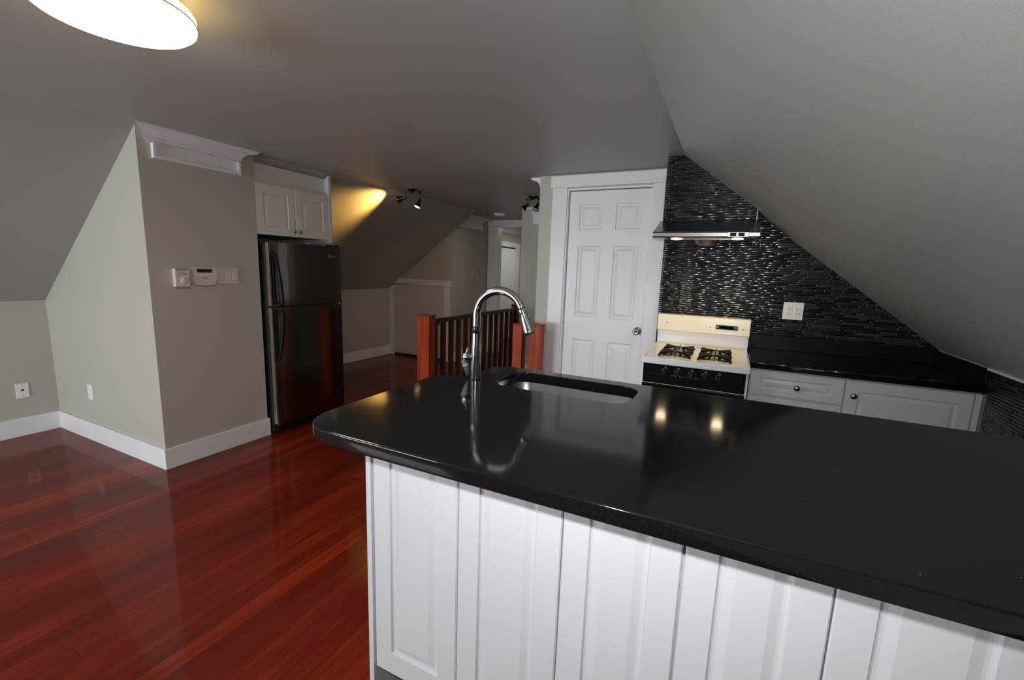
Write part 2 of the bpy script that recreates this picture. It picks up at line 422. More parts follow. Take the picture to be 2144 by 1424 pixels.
# window frame in the rear wall
f = MB()
for a, b in ((WX0-.07, WX0), (WX1, WX1+.07)): f.box(a, b, YR, YR+.02, WZ0-.07, WZ1+.07)
f.box(WX0, WX1, YR, YR+.02, WZ1, WZ1+.07); f.box(WX0, WX1, YR, YR+.04, WZ0-.05, WZ0)
for x in (WX0+.02, (WX0+WX1)/2, WX1-.02): f.box(x-.02, x+.02, YR-.1, YR-.06, WZ0, WZ1)
f.box(WX0, WX1, YR-.1, YR-.06, WZ0, WZ0+.04); f.box(WX0, WX1, YR-.1, YR-.06, WZ1-.04, WZ1)
struct(f.build('window_1', M_trim))

# tiled surfaces: glass strips, each row of random lengths
def tiles(name, u0, u1, z0, z1, keep, place, pitch=0.0152, seed=1):
    rnd = random.Random(seed); bm = bmesh.new(); tone = bm.faces.layers.float.new('tone')
    g = 0.0011; th = 0.0021; n = int((z1-z0)/pitch)
    for r in range(n):
        za = z0+r*pitch+g; zb = z0+(r+1)*pitch-g
        u = u0-rnd.random()*0.1; long_ = rnd.random() < .8
        while u < u1:
            L = rnd.choice((0.014, 0.03, 0.048, 0.075, 0.10, 0.13)) if rnd.random() < .75 else 0.15
            a, b = max(u, u0), min(u+L, u1); u += L
            if b-a < 0.006 or not keep(a, b, za, zb): continue
            a += g*.6; b -= g*.6; c = min(0.004, (b-a)/3)
            t = rnd.random(); tilt = rnd.uniform(-.035, .035)
            # pillow cross-section across z; rounded ends
            prof = ((0, 0), (.12, .62), (.32, .93), (.5, 1), (.68, .93), (.88, .62), (1, 0))
            cols = ((a, 0.0), (a+c*.35, .8), (a+c, 1), (b-c, 1), (b-c*.35, .8), (b, 0.0))
            grid = [[bm.verts.new(place(uu, za+(zb-za)*pz, th*min(1, 0.15+ph)*k if (k and ph) else 0.0)) for pz, ph in prof] for uu, k in cols]
            for i in range(len(cols)-1):
                for j in range(len(prof)-1):
                    q = bm.faces.new((grid[i][j], grid[i+1][j], grid[i+1][j+1], grid[i][j+1])); q.smooth = True; q[tone] = t
    me = bpy.data.meshes.new(name); bm.to_mesh(me); bm.free(); me.materials.append(M_tile)
    at = me.attributes['tone']
    o = bpy.data.objects.new(name, me); COL.objects.link(o); return o
YT = 3.416
HX0, HX1 = -0.452, 0.106     # duct chase
t1 = tiles('wall_back_tiles', -0.462, XR, 1.018, 2.16, lambda a, b, za, zb: za < zr(a)+.012 and not (za > 1.78 and a > HX0-.02 and b < HX1-.04), lambda u, z, h: (u, YT-h+.0005, z))
t1['kind'] = 'structure'
f = MB(); f.box(-0.462, XR, YT, 3.43, 0.3, 2.17); g_ = f.build('wall_back_grout', M_grout); g_['kind'] = 'structure'
t2 = tiles('wall_right_tiles', 0.6, 2.80, 0.03, ZR-.006, lambda a, b, za, zb: True, lambda u, z, h: (XR-.006-h, u, z), seed=5)
t2['kind'] = 'structure'
f = MB(); f.box(XR-.006, XR, 0.55, 2.80, 0.0, ZR-.004); g_ = f.build('wall_right_grout', M_grout); g_['kind'] = 'structure'
f = MB(); f.box(XR-.022, XR, -.5, 2.80, ZR-.006, ZR+.004); struct(f.build('trim_1', M_trim))

# duct chase above the hood, tiled on its front, with bright metal edge trims
ch = MB(); ch.prism([(HX0, 1.70), (HX1, 1.70), (HX1, zr(HX1)+.01), (XCR, ZC), (HX0, ZC)], 'y', 3.222, YT)
cho = struct(ch.build('wall_back_chase', M_grout))
t3 = tiles('wall_back_chase_tiles', HX0+.002, HX1-.002, 1.70, 2.172, lambda a, b, za, zb: za < zr(a)+.0, lambda u, z, h: (u, 3.221-h, z), seed=11)
t3['kind'] = 'structure'
f = MB(); f.box(HX0-.004, HX0+.001, 3.212, 3.224, 1.72, ZC-.002); f.box(HX1-.002, HX1+.004, 3.212, 3.224, 1.70, zr(HX1)+.002)
struct(f.build('trim_2', M_chrome))

# baseboards
def baseboard(name, segs):
    mb = MB()
    for (x0, x1, y0, y1) in segs: mb.box(x0, x1, y0, y1, 0.0, 0.142, bev=0.003)
    return struct(mb.build(name, M_trim))
f = MB(); f.prism([(-3.262, 0), (-3.262, 1.575), (-3.60, 1.575), (-3.60, ZC+.734*(-3.60-XC)-.002), (XL, ZK-.002), (XL, 0)], 'y', 2.936, 2.952)
struct(f.build('alcove_light_block', M_wall))  # unseen panel added to keep the spot beam out of the refrigerator alcove
baseboard('baseboard_left', [(XL, XL+.014, YR, 1.495)])
baseboard('baseboard_left_front', [(XL+.014, XC, 1.481, 1.495)])
baseboard('baseboard_left_side', [(XC, XC+.014, 1.481, 2.236)])
baseboard('baseboard_left_far', [(XL, XL+.014, 2.97, 5.417), ])
baseboard('baseboard_hall', [(-3.633, -3.619, 5.417, 6.43), ])
baseboard('baseboard_far', [(-2.505, -1.515, 5.316, 5.33)])
baseboard('baseboard_rear', [(XL, XR, YR, YR+.014)])

# ---- pantry door and casing
f = MB()
f.box(-1.395, -1.268, 3.545, 3.5639, 0, 2.073, bev=.003); f.box(-0.582, -0.455, 3.545, 3.5639, 0, 2.073, bev=.003)
f.box(-1.412, -0.450, 3.540, 3.5639, 2.073, 2.165, bev=.003)
f.box(-1.27, -1.255, 3.564, 3.66, 0, 2.065); f.box(-0.595, -0.58, 3.564, 3.66, 0, 2.065); f.box(-1.255, -.595, 3.564, 3.66, 2.05, 2.065)
f.box(-1.268, -1.258, 3.556, 3.566, 0, 2.06); f.box(-0.592, -0.582, 3.556, 3.566, 0, 2.06); f.box(-1.258, -.592, 3.556, 3.566, 2.052, 2.062)
struct(f.build('trim_3', M_trim))
d = MB(); W, H = 0.655, 2.036
x0 = -1.253; cA = (-1.164-x0, -0.972-x0); cB = (-0.866-x0, -0.672-x0)
z0 = 0.008
pan = [(c[0], c[1], a-z0, b-z0) for c in (cA, cB) for a, b in ((0.22, 0.832), (1.026, 1.610), (1.74, 1.94))]
SIX = [(0.006, 0.007), (0.014, 0.009), (0.020, 0.009), (0.042, 0.003)]
panel_slab(d, W, H, 0.036, pan, M_door, SIX, facing((x0, 3.585, z0), '-y'), edge=0.003)
door = struct(d.build('door_1', M_door))
k = MB(); k.lathe([(0.030, 0), (0.031, .004), (0.026, .009), (0.011, .012), (0.011, .03), (0.02, .036), (0.0275, .048), (0.0275, .058), (0.022, .066), (0.010, .068), (0.009, .066), (0, .066)], (-0.632, 3.585, 0.945), (0, -1, 0), 32, M_nickel)
k.build('door_knob', M_nickel, door)

# ---- low access door in the far knee corner
f = MB()
yy = 5.417
def zl(x): return ZC+.734*(x-XC)
f.prism([(-4.800, 0), (-4.700, 0), (-4.700, 1.125), (-4.715, zl(-4.715)-.01), (-4.800, zl(-4.800)-.004)], 'y', yy-.02, yy-.0005)
f.prism([(-4.70, 1.122), (-3.652, 1.122), (-3.652, 1.203), (-4.70+.10, 1.203), (-4.70, zl(-4.70)-.006)], 'y', yy-.024, yy-.0005)
f.box(-3.765, -3.670, yy-.02, yy-.0005, 0, 1.122)
struct(f.build('trim_4', M_trim))
f = MB(); f.box(-4.697, -3.768, yy-.012, yy-.0005, 0.0, 0.05); struct(f.build('low_door_gap_shade', M_slot))  # dark strip standing in for the shade in the gap under the door
f = MB(); f.box(-4.695, -3.770, yy-.017, yy-.001, 0.035, 1.118, bev=.002)
d2 = struct(f.build('door_2', mat('flat_painted_board', (0.60, 0.56, 0.53), 0.5, bump=.2, bscale=80)))
k = MB(); k.lathe([(0.02, 0), (0.02, .004), (0.009, .008), (0.009, .02), (0.02, .03), (0.021, .038), (0.012, .045), (0, .046)], (-3.857, yy-.017, 0.567), (0, -1, 0), 20, M_iron)
k.build('door_knob', M_iron, d2)
for zh in (0.95, 0.25):
    h = MB(); h.box(-4.702, -4.690, yy-.026, yy-.016, zh, zh+.06, bev=.001); h.build('hinge', M_plate, d2)

# ---- hall doorway casing, far room door and crown
f = MB()
f.box(-3.618, -3.50, 6.425, 6.4499, 0, 2.085, bev=.003); f.box(-2.64, -2.52, 6.425, 6.4499, 0, 2.085, bev=.003)
f.box(-3.630, -2.51, 6.42, 6.4499, 2.085, 2.170, bev=.003)
f.box(-3.50, -3.44, 6.435, 6.57, 0, 2.075); f.box(-2.70, -2.64, 6.435, 6.57, 0, 2.075); f.box(-3.44, -2.70, 6.435, 6.57, 2.06, 2.085)
struct(f.build('trim_6', M_trim))
f = MB()
X = -4.0
f.box(X, X+.02, 7.35, 7.50, 0, 1.83); f.box(X, X+.02, 8.22, 8.42, 0, 1.83); f.box(X, X+.025, 7.35, 8.42, 1.83, 1.925)
struct(f.build('trim_7', M_trim))
f = MB(); f.box(X, X+.004, 7.50, 8.22, 0, 1.83); f.box(X, X+.012, 7.50, 7.52, 0, 1.80)  # dark sheet standing in for the shade in the gap around the door
struct(f.build('far_door_gap_shade', M_slot))
d3 = MB(); d3.prism([(X+.006, 7.86), (X+.03, 8.19), (X+.035, 8.19), (X+.04, 7.36), (X+.006, 7.36)], 'z', 0.01, 1.80); struct(d3.build('door_3', M_door))
f = MB(); f.prism([(X, 2.10), (X+.02, 2.10), (X+.06, 2.20), (X+.07, 2.25), (X, 2.25)], 'y', 6.58, 9.4); struct(f.build('trim_9', M_trim))

# ---- crown plaques (cove moulding with a framed frieze below)
CROWN = [(0.0, -0.090), (0.014, -0.090), (0.014, -0.081), (0.009, -0.080), (0.009, -0.077), (0.022, -0.075), (0.026, -0.064), (0.020, -0.063), (0.027, -0.052), (0.038, -0.040), (0.053, -0.030), (0.072, -0.0235), (0.086, -0.022), (0.086, -0.018), (0.094, -0.017), (0.098, -0.011), (0.104, -0.010), (0.104, 0.0), (0.0, 0.0)]
def crown(name, way, p0, a0, a1, top=ZC, s=1.0, e0=True, e1=True, ends=1.0):
    """mitred crown on wall; way '+x','-y','-x'; p0 = wall coordinate, a0..a1 = run at the wall"""
    mb = MB(); n = len(CROWN)
    def P(o, z, a): return {'+x': (p0+o, a, top+z), '-x': (p0-o, a, top+z), '-y': (a, p0-o, top+z)}[way]
    A = [P(o*s, z*s, a0-(o*s*ends if e0 else 0)) for o, z in CROWN]; B = [P(o*s, z*s, a1+(o*s*ends if e1 else 0)) for o, z in CROWN]
    fs = [(i, (i+1) % n, n+(i+1) % n, n+i) for i in range(n)]+[tuple(range(n))[::-1], tuple(range(n, 2*n))]
    mb.faces(A+B, fs); return struct(mb.build(name, M_trim))
crown('trim_10', '+x', XC, 1.556, 2.100)
f = MB()   # frieze tray below it
y0, y1, z0, z1 = 1.566, 2.108, 2.000, 2.089
for (a, b, c, d_) in ((y0, y1, z0, z0+.016), (y0, y0+.016, z0+.016, z1), (y1-.016, y1, z0+.016, z1)):
    f.box(XC+.0005, XC+.032, a, b, c, d_)
f.box(XC+.0005, XC+.008, y0+.016, y1-.016, z0+.016, z1)
struct(f.build('trim_11', M_trim))
crown('trim_12', '+x', -3.633, 5.56, 6.24)
f = MB(); f.box(-3.633, -3.60, 5.55, 6.22, 1.985, 2.09, bev=.003); struct(f.build('trim_13', M_trim))
crown('trim_14', '-x', -1.515, 3.60, 5.1, e0=False)
crown('trim_15', '-y', 5.33, -2.335, -1.62)
f = MB(); f.box(-2.335, -1.62, 5.30, 5.33, 1.975, 2.09, bev=.003); struct(f.build('trim_16', M_trim))

# ------------------------------------------------------------------ stairs
f = MB()
for i in range(10):
    y_a = SY0+.02+i*0.19; f.box(SX0+.01, SX1-.02, y_a, min(y_a+.21, SY1-.01), -0.19*(i+1)-.03, -0.19*(i+1))
struct(f.build('floor_stair_treads', M_wooddark))
f = MB(); f.box(SX0-.05, SX0, SY0-.05, SY1+.05, -2.1, -.04); f.box(SX1, SX1+.05, SY0-.05, SY1+.05, -2.1, -.04)
f.box(SX0, SX1, SY1, SY1+.05, -2.1, -.04); f.box(SX0, SX1, SY0-.05, SY0, -2.1, -.04); f.box(SX0, SX1, SY0, SY1, -2.14, -2.1)
struct(f.build('wall_stairwell', M_wall))
RY = 3.30
rl = thing('stair_railing', (-2.53, RY, 0), 'dark red wooden stair railing with square balusters beside the stairwell', 'railing')
def newel(x0, x1, y0, y1, zt, par, m=M_wood):
    mb = MB(); mb.box(x0, x1, y0, y1, 0, zt-.012, bev=.004); mb.box(x0-.003, x1+.003, y0-.003, y1+.003, zt-.012, zt, bev=.003)
    return mb.build('newel_post', m, par)
newel(-2.600, -2.466, RY, RY+.105, 0.950, rl)
mb = MB(); mb.box(-2.555, -2.505, RY+.105, 5.31, 0.862, 0.903, bev=.006); mb.build('handrail', M_woody, rl)
mb = MB(); mb.box(-2.550, -2.510, RY+.105, 5.31, 0.06, 0.10, bev=.003); mb.build('bottom_rail', M_woody, rl)
yb = 3.462
while yb < 5.2:
    mb = MB(); mb.box(-2.551, -2.509, yb, yb+.042, 0.095, 0.868, bev=.002); mb.build('baluster', M_wooddark, rl); yb += 0.1405
newel(-2.57, -2.49, 5.235, 5.315, 0.945, rl, M_wooddark)
r_b = thing('stair_guard_rail', (-1.5, RY, 0), 'pair of orange-red wooden posts by the pantry wall, behind the faucet spray head', 'railing')
newel(-1.600, -1.516, RY, RY+.085, 0.950, r_b)
newel(-1.456, -1.352, RY, RY+.10, 0.958, r_b)
mb = MB(); mb.box(-1.516, -1.456, RY+.03, RY+.07, 0.87, 0.93, bev=.004); mb.build('handrail', M_wood, r_b)
mb = MB(); mb.box(-1.500, -1.465, RY+.14, RY+.175, 0.0, 0.90, bev=.002); mb.build('baluster', M_wooddark, r_b)

# ------------------------------------------------------------------ refrigerator
FX = -3.155; FY0, FY1 = 2.252, 2.932
fr = thing('refrigerator', (-3.5, 2.59, 0), 'stainless steel top-freezer refrigerator with black bow handles in the alcove', 'refrigerator')
mb = MB(); mb.box(-3.86, -3.232, FY0, FY1, 0.015, 1.532, bev=.006)
for yy_ in (FY0+.05, FY1-.05):
    for xx in (-3.8, -3.28): mb.lathe([(0.02, 0), (0.02, .016)], (xx, yy_, 0), seg=12)
mb.build('cabinet', M_blackmat, fr)
def fdoor(name, z0, z1):
    mb = MB()
    mb.box(-3.226, FX-.012, FY0+.002, FY1-.002, z0, z1, M_fridgeedge, bev=.004)
    # slightly bowed front skin
    n = 10; ys = [FY0+.001+(FY1-FY0-.002)*i/n for i in range(n+1)]
    poly = [(FX-.03, ys[0])]+[(FX-.012+.012*(1-((2*i/n-1)**4)), y) for i, y in enumerate(ys)]+[(FX-.03, ys[-1])]
    mb.prism(poly, 'z', z0+.001, z1-.001, M_fridge)
    return mb.build(name, None, fr)
fz = fdoor('freezer_door', 1.052, 1.545); fd = fdoor('refrigerator_door', 0.088, 1.040)
mb = MB(); mb.box(-3.230, -3.20, FY0+.02, FY1-.02, 0.02, 0.082, bev=.004)
for i in range(16): mb.box(-3.20, -3.197, FY0+.04+i*.038, FY0+.066+i*.038, .03, .07)
mb.build('base_grille', M_black, fr)
mb = MB(); mb.box(-3.235, -3.165, FY1-.11, FY1-.01, 1.533, 1.556, bev=.004); mb.build('hinge_cover', M_black, fr)
mb = MB(); mb.box(FX-.004, FX+.0008, 2.800, 2.812, 1.448, 1.468); mb.box(FX-.004, FX+.0008, 2.822, 2.862, 1.452, 1.458); mb.build('badge', M_chrome, fz)
mb = MB(); mb.box(FX-.03, FX-.006, FY1-.03, FY1+.004, 1.037, 1.056, bev=.002); mb.build('hinge', M_nickel, fr)
def fhandle(zs, zd, par):
    """bow: starts flush at zs, greatest reach at zd"""
    mb = MB(); HY = 2.268; pts = []; n = 18
    for i in range(n+1):
        t = i/n; z = zs+(zd-zs)*t; o = 0.006+0.072*math.sin(t*PI/2)**0.75
        pts.append((FX+o, HY, z))
    mb.tube(pts, [0.013+.006*math.sin(PI*min(1, t_/n*1.2)*.5) for t_ in range(n+1)], 12, flat=0.85, side=(1, 0, 0))
    s = 1 if zd < zs else -1
    mb.tube([(FX+.076, HY, zd+.004*s), (FX+.035, HY, zd+.010*s), (FX-.004, HY, zd+.016*s)], [.013, .012, .013], 12)
    mb.box(FX-.004, FX+.006, HY-.012, HY+.010, min(zs, zd), max(zs, zd), bev=.003)
    mb.build('handle', M_black, par)
fhandle(1.468, 1.066, fz); fhandle(0.620, 1.026, fd)

# cabinet over the refrigerator
wc = thing('wall_cabinet', (-3.6, 2.55, 1.6), 'off-white two-door cabinet above the refrigerator', 'cabinet')
mb = MB(); mb.box(-3.90, -3.284, 2.224, 2.905, 1.604, 1.745); mb.box(-3.60, -3.284, 2.224, 2.905, 1.745, 1.915); mb.prism([(-3.60, 1.91), (-3.284, 1.91), (-3.284, 1.99), (-3.52, 1.982)], 'y', 2.224, 2.905)
mb.build('carcass', M_cabcream, wc)
mb = MB(); mb.prism([(-3.322, 1.98), (-3.306, 1.98), (-3.306, zl(-3.306)-.012), (-3.322, zl(-3.322)-.006)], 'y', 2.224, 2.905); mb.build('filler_panel', M_cabcream, wc)
mb = MB(); mb.prism([(-3.258, 1.58), (-3.258, zl(-3.258)-.02), (-3.60, zl(-3.60)-.004), (-3.60, 1.58)], 'y', 2.905, 2.932); mb.build('side_panel', M_cab, wc)
for a, b, ky in ((2.226, 2.562, 2.538), (2.566, 2.902, 2.592)):
    mb = MB(); panel_slab(mb, b-a, 0.384, 0.02, [(0.062, b-a-.062, 0.062, 0.384-.062)], M_cabcream, RAISED_S, facing((-3.262, a, 1.602), '+x'))
    dd = mb.build('door', None, wc)
    knob_mb((-3.262, ky, 1.645), '+x', .014, M_nickel).build('knob', None, dd)

# ------------------------------------------------------------------ wall devices
def wall_plate(name, way, c, w, h, label, cat, m, t=0.006, group=None):
    """c = centre on wall. returns thing + transform (u right, v up, n out)"""
    def T(u, v, n):
        return {'+x': (c[0]+n, c[1]+u, c[2]+v), '-y': (c[0]+u, c[1]-n, c[2]+v)}[way]
    th = thing(name, c, label, cat, group)
    def b(mb, u0, u1, v0, v1, n0, n1, mm, bev=0):
        p, q = T(u0, v0, n0), T(u1, v1, n1)
        mb.box(min(p[0], q[0]), max(p[0], q[0]), min(p[1], q[1]), max(p[1], q[1]), min(p[2], q[2]), max(p[2], q[2]), mm, bev=bev)
    mb = MB(); b(mb, -w/2, w/2, -h/2, h/2, 0, t, m, .002); mb.build('cover_plate', None, th)
    return th, T, b
# thermostat (deeper box with dial)
th, T, b = wall_plate('thermostat', '+x', (XC, 1.668, 1.274), .088, .118, 'small ivory dial thermostat, leftmost device on the grey wall beside the refrigerator', 'thermostat', M_plate, .034)
mb = MB(); mb.lathe([(.021, 0), (.021, .006), (.018, .008), (0, .008)], T(.008, -.018, .034), (1, 0, 0), 28, M_plate); mb.build('dial', None, th)
mb = MB(); b(mb, -.022, .024, .022, .026, .034, .0345, M_slot)
for i in range(6): b(mb, -.034+i*.012, -.030+i*.012, .046, .058, .034, .0345, M_slot)
mb.build('vent_slots', None, th)
# alarm keypad
th = thing('alarm_keypad', (XC, 1.815, 1.28), 'rounded grey-white wall keypad with dark display between thermostat and switches', 'keypad')
mb = MB(); n = 10; poly = []
w_, h0, h1 = .079, -.062, .060
for cx, cz, a0, rr in ((w_-.035, h0+.035, -90, .035), (w_-.012, h1-.012, 0, .012), (-w_+.012, h1-.012, 90, .012), (-w_+.035, h0+.035, 180, .035)):
    for i in range(7):
        a = math.radians(a0+90*i/6); poly.append((1.815+cx+rr*math.cos(a), 1.284+cz+rr*math.sin(a)))
mb.prism(poly, 'x', XC, XC+.022, M_plate, bev=.004); mb.build('housing', None, th)
mb = MB(); mb.box(XC+.022, XC+.0235, 1.815-.050, 1.815+.046, 1.284+.024, 1.284+.048, M_lcd); mb.build('display', None, th)
mb = MB(); mb.box(XC+.0215, XC+.024, 1.815-.066, 1.815+.066, 1.284+.006, 1.284+.010, M_platewhite); mb.box(XC+.0215, XC+.0228, 1.815-.02, 1.815+.02, 1.284-.014, 1.284-.010, M_slot); mb.build('flip_cover_seam', None, th)
# triple rocker switch
th, T, b = wall_plate('triple_light_switch', '+x', (XC, 1.980, 1.286), .152, .116, 'ivory triple rocker switch plate, nearest device to the refrigerator', 'light switch', M_plate)
for i in (-1, 0, 1):
    mb = MB(); b(mb, i*.046-.0165, i*.046+.0165, -.033, .033, .006, .0105, M_plate, .0015); mb.build('rocker', None, th)
# phone jack
th, T, b = wall_plate('phone_jack', '+x', (XL, 1.300, 0.353), .072, .112, 'white phone jack plate low on the left knee wall', 'wall jack', M_platewhite)
mb = MB(); b(mb, -.008, .008, -.002, .012, .006, .0068, M_slot); mb.build('socket', None, th)
mb = MB()
for v in (-.042, .042):
    mb = MB(); mb.lathe([(.003, 0), (.003, .001), (0, .0012)], T(0, v, .006), (1, 0, 0), 10, M_nickel); mb.build('screw', None, th)
def duplex(th, T, b, u, way):
    mb = MB(); b(mb, u-.0165, u+.0165, -.033, .033, .0055, .0085, M_platewhite, .001)
    for v in (-.017, .017):
        b(mb, u-.008, u-.0055, v-.002, v+.006, .0085, .0088, M_slot); b(mb, u+.0055, u+.008, v-.002, v+.005, .0085, .0088, M_slot); b(mb, u-.002, u+.002, v-.010, v-.006, .0085, .0088, M_slot)
    mb.build('receptacle', None, th)
th, T, b = wall_plate('wall_outlet', '-y', (-4.226, 1.495, 0.386), .074, .116, 'white outlet low on the pale wall facing the camera at far left', 'outlet', M_platewhite); duplex(th, T, b, 0, '-y')
th, T, b = wall_plate('double_wall_outlet', '-y', (0.386, 3.4135, 1.190), .114, .114, 'white double outlet on the black mosaic tile wall', 'outlet', M_platewhite)
duplex(th, T, b, -.023, '-y'); duplex(th, T, b, .023, '-y')
th, T, b = wall_plate('hall_light_switch', '+x', (-3.633, 5.964, 1.315), .072, .116, 'small light switch on the grey hall wall by the far doorway', 'light switch', M_plate)
mb = MB(); b(mb, -.006, .006, -.012, .012, .006, .014, M_plate, .001); mb.build('toggle', None, th)

# ------------------------------------------------------------------ island cabinet
IY = 0.790; IZ = 1.002
isl = thing('island_cabinet', (0.1, 1.1, 0), 'white kitchen island cabinet with tall raised-panel doors under the black countertop', 'cabinet')
mb = MB(); mb.box(-0.760, 1.12, IY+.022, 1.44, 0.34, 0.74); mb.box(-0.760, 1.12, IY+.022, 1.13, 0.74, IZ-.001); mb.build('carcass', M_cab, isl)
mb = MB(); mb.box(-0.783, -0.767, IY-.003, 1.45, 0.0, IZ, bev=.001); mb.build('side_panel', M_cab, isl)
mb = MB(); mb.box(-0.766, 1.08, 1.415, 1.43, 0.0, 0.34); mb.build('toe_kick', M_cab, isl)
edges = [-0.7634, -0.507, -0.2565, -0.0279, 0.1969, 0.4438, 0.6924, 0.915, 1.119]
zb, zt_ = 0.322, 0.998
for i, (a, b_) in enumerate(zip(edges, edges[1:])):
    gap = 0.0017 if i != 3 else 0.0036
    W = b_-a-gap-.0012; s_ = 0.054
    mb = MB(); panel_slab(mb, W, zt_-zb, 0.019, [(s_, W-s_, s_+.010, zt_-zb-.008)], M_cab, [(0.003, 0.0045), (0.0065, 0.0055), (0.0115, 0.0055), (0.028, 0.0012)], facing((a+gap, IY, zb), '-y'), edge=.0025)
    mb.build('door', None, isl)

# ---- island countertop (quartz slab with cut-out)
def rounded(pts, rad, n=8):
    """round the corners of a closed polygon; rad list"""
    out = []; N_ = len(pts)
    for i in range(N_):
        p = Vector(pts[i]); a = Vector(pts[i-1]); b = Vector(pts[(i+1) % N_]); r = rad[i]
        if r <= 0: out.append(p); continue
        u = (a-p).normalized(); v = (b-p).normalized(); ang = u.angle(v); d_ = r/math.tan(ang/2)
        c = p+(u+v).normalized()*(r/math.sin(ang/2)); s0 = p+u*d_-c; s1 = p+v*d_-c
        a0 = math.atan2(s0.y, s0.x); a1 = math.atan2(s1.y, s1.x); da = (a1-a0+PI) % (2*PI)-PI
        for k in range(n+1): t = a0+da*k/n; out.append(c+Vector((math.cos(t), math.sin(t)))*r)
    return out
def inset(poly, d):
    n = len(poly); A = sum(poly[i].x*poly[(i+1) % n].y-poly[(i+1) % n].x*poly[i].y for i in range(n)); s = 1 if A > 0 else -1
    out = []
    for i in range(n):
        e1 = (poly[i]-poly[i-1]).normalized(); e2 = (poly[(i+1) % n]-poly[i]).normalized()
        n1 = Vector((-e1.y, e1.x))*s; n2 = Vector((-e2.y, e2.x))*s; m_ = (n1+n2); L_ = m_.length
        m_ = m_/L_ if L_ > 1e-6 else n1
        out.append(poly[i]+m_*(d/max(.3, m_.dot(n1))))
    return out
def slab(name, outer, holes, z0, z1, r, m, rh=0.003, **k):
    mb = MB(); bm = mb.bm
    def loops(poly, r, sgn):
        rings = []; st = 4
        seq = [(r*(1-math.sin(PI/2*j/st)), z1-r*(1-math.cos(PI/2*j/st))) for j in range(st+1)][::-1]
        # seq from side (inset 0) to top (inset r)
        top = [(r*(1-math.cos(PI/2*j/st)), z1-r+r*math.sin(PI/2*j/st)) for j in range(st+1)]
        bot = [(r*.6*(1-math.cos(PI/2*j/st)), z0+r*.6-r*.6*math.sin(PI/2*j/st)) for j in range(st+1)][::-1]
        for ins, z in bot+top:
            rings.append([bm.verts.new((p.x, p.y, z)) for p in inset(poly, ins*sgn)])
        for A, B in zip(rings, rings[1:]):
            n = len(A)
            for i in range(n):
                q = bm.faces.new((A[i], A[(i+1) % n], B[(i+1) % n], B[i])); q.smooth = True
        return rings[0], rings[-1]
    lo, hi = [], []
    for poly, rr, sg in [(outer, r, 1)]+[(h, rh, -1) for h in holes]:
        a, b_ = loops(poly, rr, sg); lo.append(a); hi.append(b_)
    for L_ in (lo, hi):
        ed = []
        for ring in L_:
            for i in range(len(ring)):
                e = bm.edges.get((ring[i], ring[(i+1) % len(ring)])); ed.append(e)
        bmesh.ops.triangle_fill(bm, edges=ed, use_beauty=True)
    return mb.build(name, m, None, **k)
CT0, CT1 = 1.003, 1.035
outer = rounded([Vector(p) for p in ((-0.876, 0.654), (1.098, 0.654), (1.098, 1.476), (-0.766, 1.476), (-0.778, 1.241), (-0.876, 1.232))], [0.108, 0, 0, 0.067, 0.02, 0.067], 10)
hole = rounded([Vector(p) for p in ((-0.659, 1.211), (-0.225, 1.211), (-0.225, 1.420), (-0.659, 1.420))], [0.057]*4, 8)
ic = slab('island_countertop', outer, [hole], CT0, CT1, 0.004, M_quartz, rh=0.0025)
tag(ic, 'polished black quartz island countertop with rounded corner and sink cut-out', 'countertop')
# sink
sk = thing('undermount_sink', (-0.442, 1.315, 0.84), 'stainless undermount sink set in the island countertop beside the faucet', 'sink')
mb = MB(); h2 = inset(hole, -0.004)
rings = []
for ins, z in ((-0.016, CT0-.001), (0.0, CT0-.001), (0.003, CT0-.004), (0.006, 0.885), (0.010, 0.855), (0.022, 0.840), (0.040, 0.836)):
    rings.append([mb.bm.verts.new((p.x, p.y, z)) for p in inset(h2, ins)])
for A, B in zip(rings, rings[1:]):
    for i in range(len(A)):
        q = mb.bm.faces.new((A[i], A[(i+1) % len(A)], B[(i+1) % len(A)], B[i])); q.smooth = True
mb.bm.faces.new(rings[-1]); mb.build('basin', M_sink, sk)
mb = MB(); mb.lathe([(0.042, 0), (0.040, .003), (0.028, .002), (0.026, -.001), (0, -.001)], (-.442, 1.315, .8365), seg=32); mb.build('drain', M_chrome, sk)
# faucet
FXX, FYY = -0.733, 1.2375
fc = thing('faucet', (FXX, FYY, CT1), 'tall chrome gooseneck pull-down faucet at the left end of the island sink', 'faucet')
mb = MB(); mb.lathe([(0.0174, 0.002), (0.0172, .008), (0.0166, .046), (0.0153, .096), (0.0143, .131), (0.0138, .154)], (FXX, FYY, CT1), seg=36, m=M_chrome)
mb.build('base_body', None, fc)
mb = MB(); mb.lathe([(0.0225, 0), (0.0225, .002), (0.0, .002)], (FXX, FYY, CT1), seg=36, m=M_black); mb.build('base_gasket', None, fc)
mb = MB(); R_ = 0.084; cxx = FXX+R_; czz = 1.248; pts = [(FXX, FYY, 1.169), (FXX, FYY, 1.215)]
for i in range(0, 29): a = PI-PI*i/28*0.89; pts.append((cxx+R_*math.cos(a), FYY, czz+R_*math.sin(a)))
mb.tube(pts, 0.0130, 28, M_chrome); mb.build('gooseneck_spout', None, fc)
ex, ez = pts[-1][0], pts[-1][2]; dx, dz = 0.37, -0.93
mb = MB(); mb.lathe([(0.0133, -.003), (0.0140, 0), (0.0140, .009), (0.0136, .011), (0.0147, .031), (0.0189, .069), (0.0197, .077), (0.0174, .080), (0, .080)], (ex, FYY, ez), (dx, 0, dz), 36, M_chrome); sh = mb.build('spray_head', None, fc)
mb = MB(); mb.box(ex+.023, ex+.028, FYY-.004, FYY+.004, ez-.043, ez-.025, M_black, bev=.0015); mb.build('spray_button', None, sh)
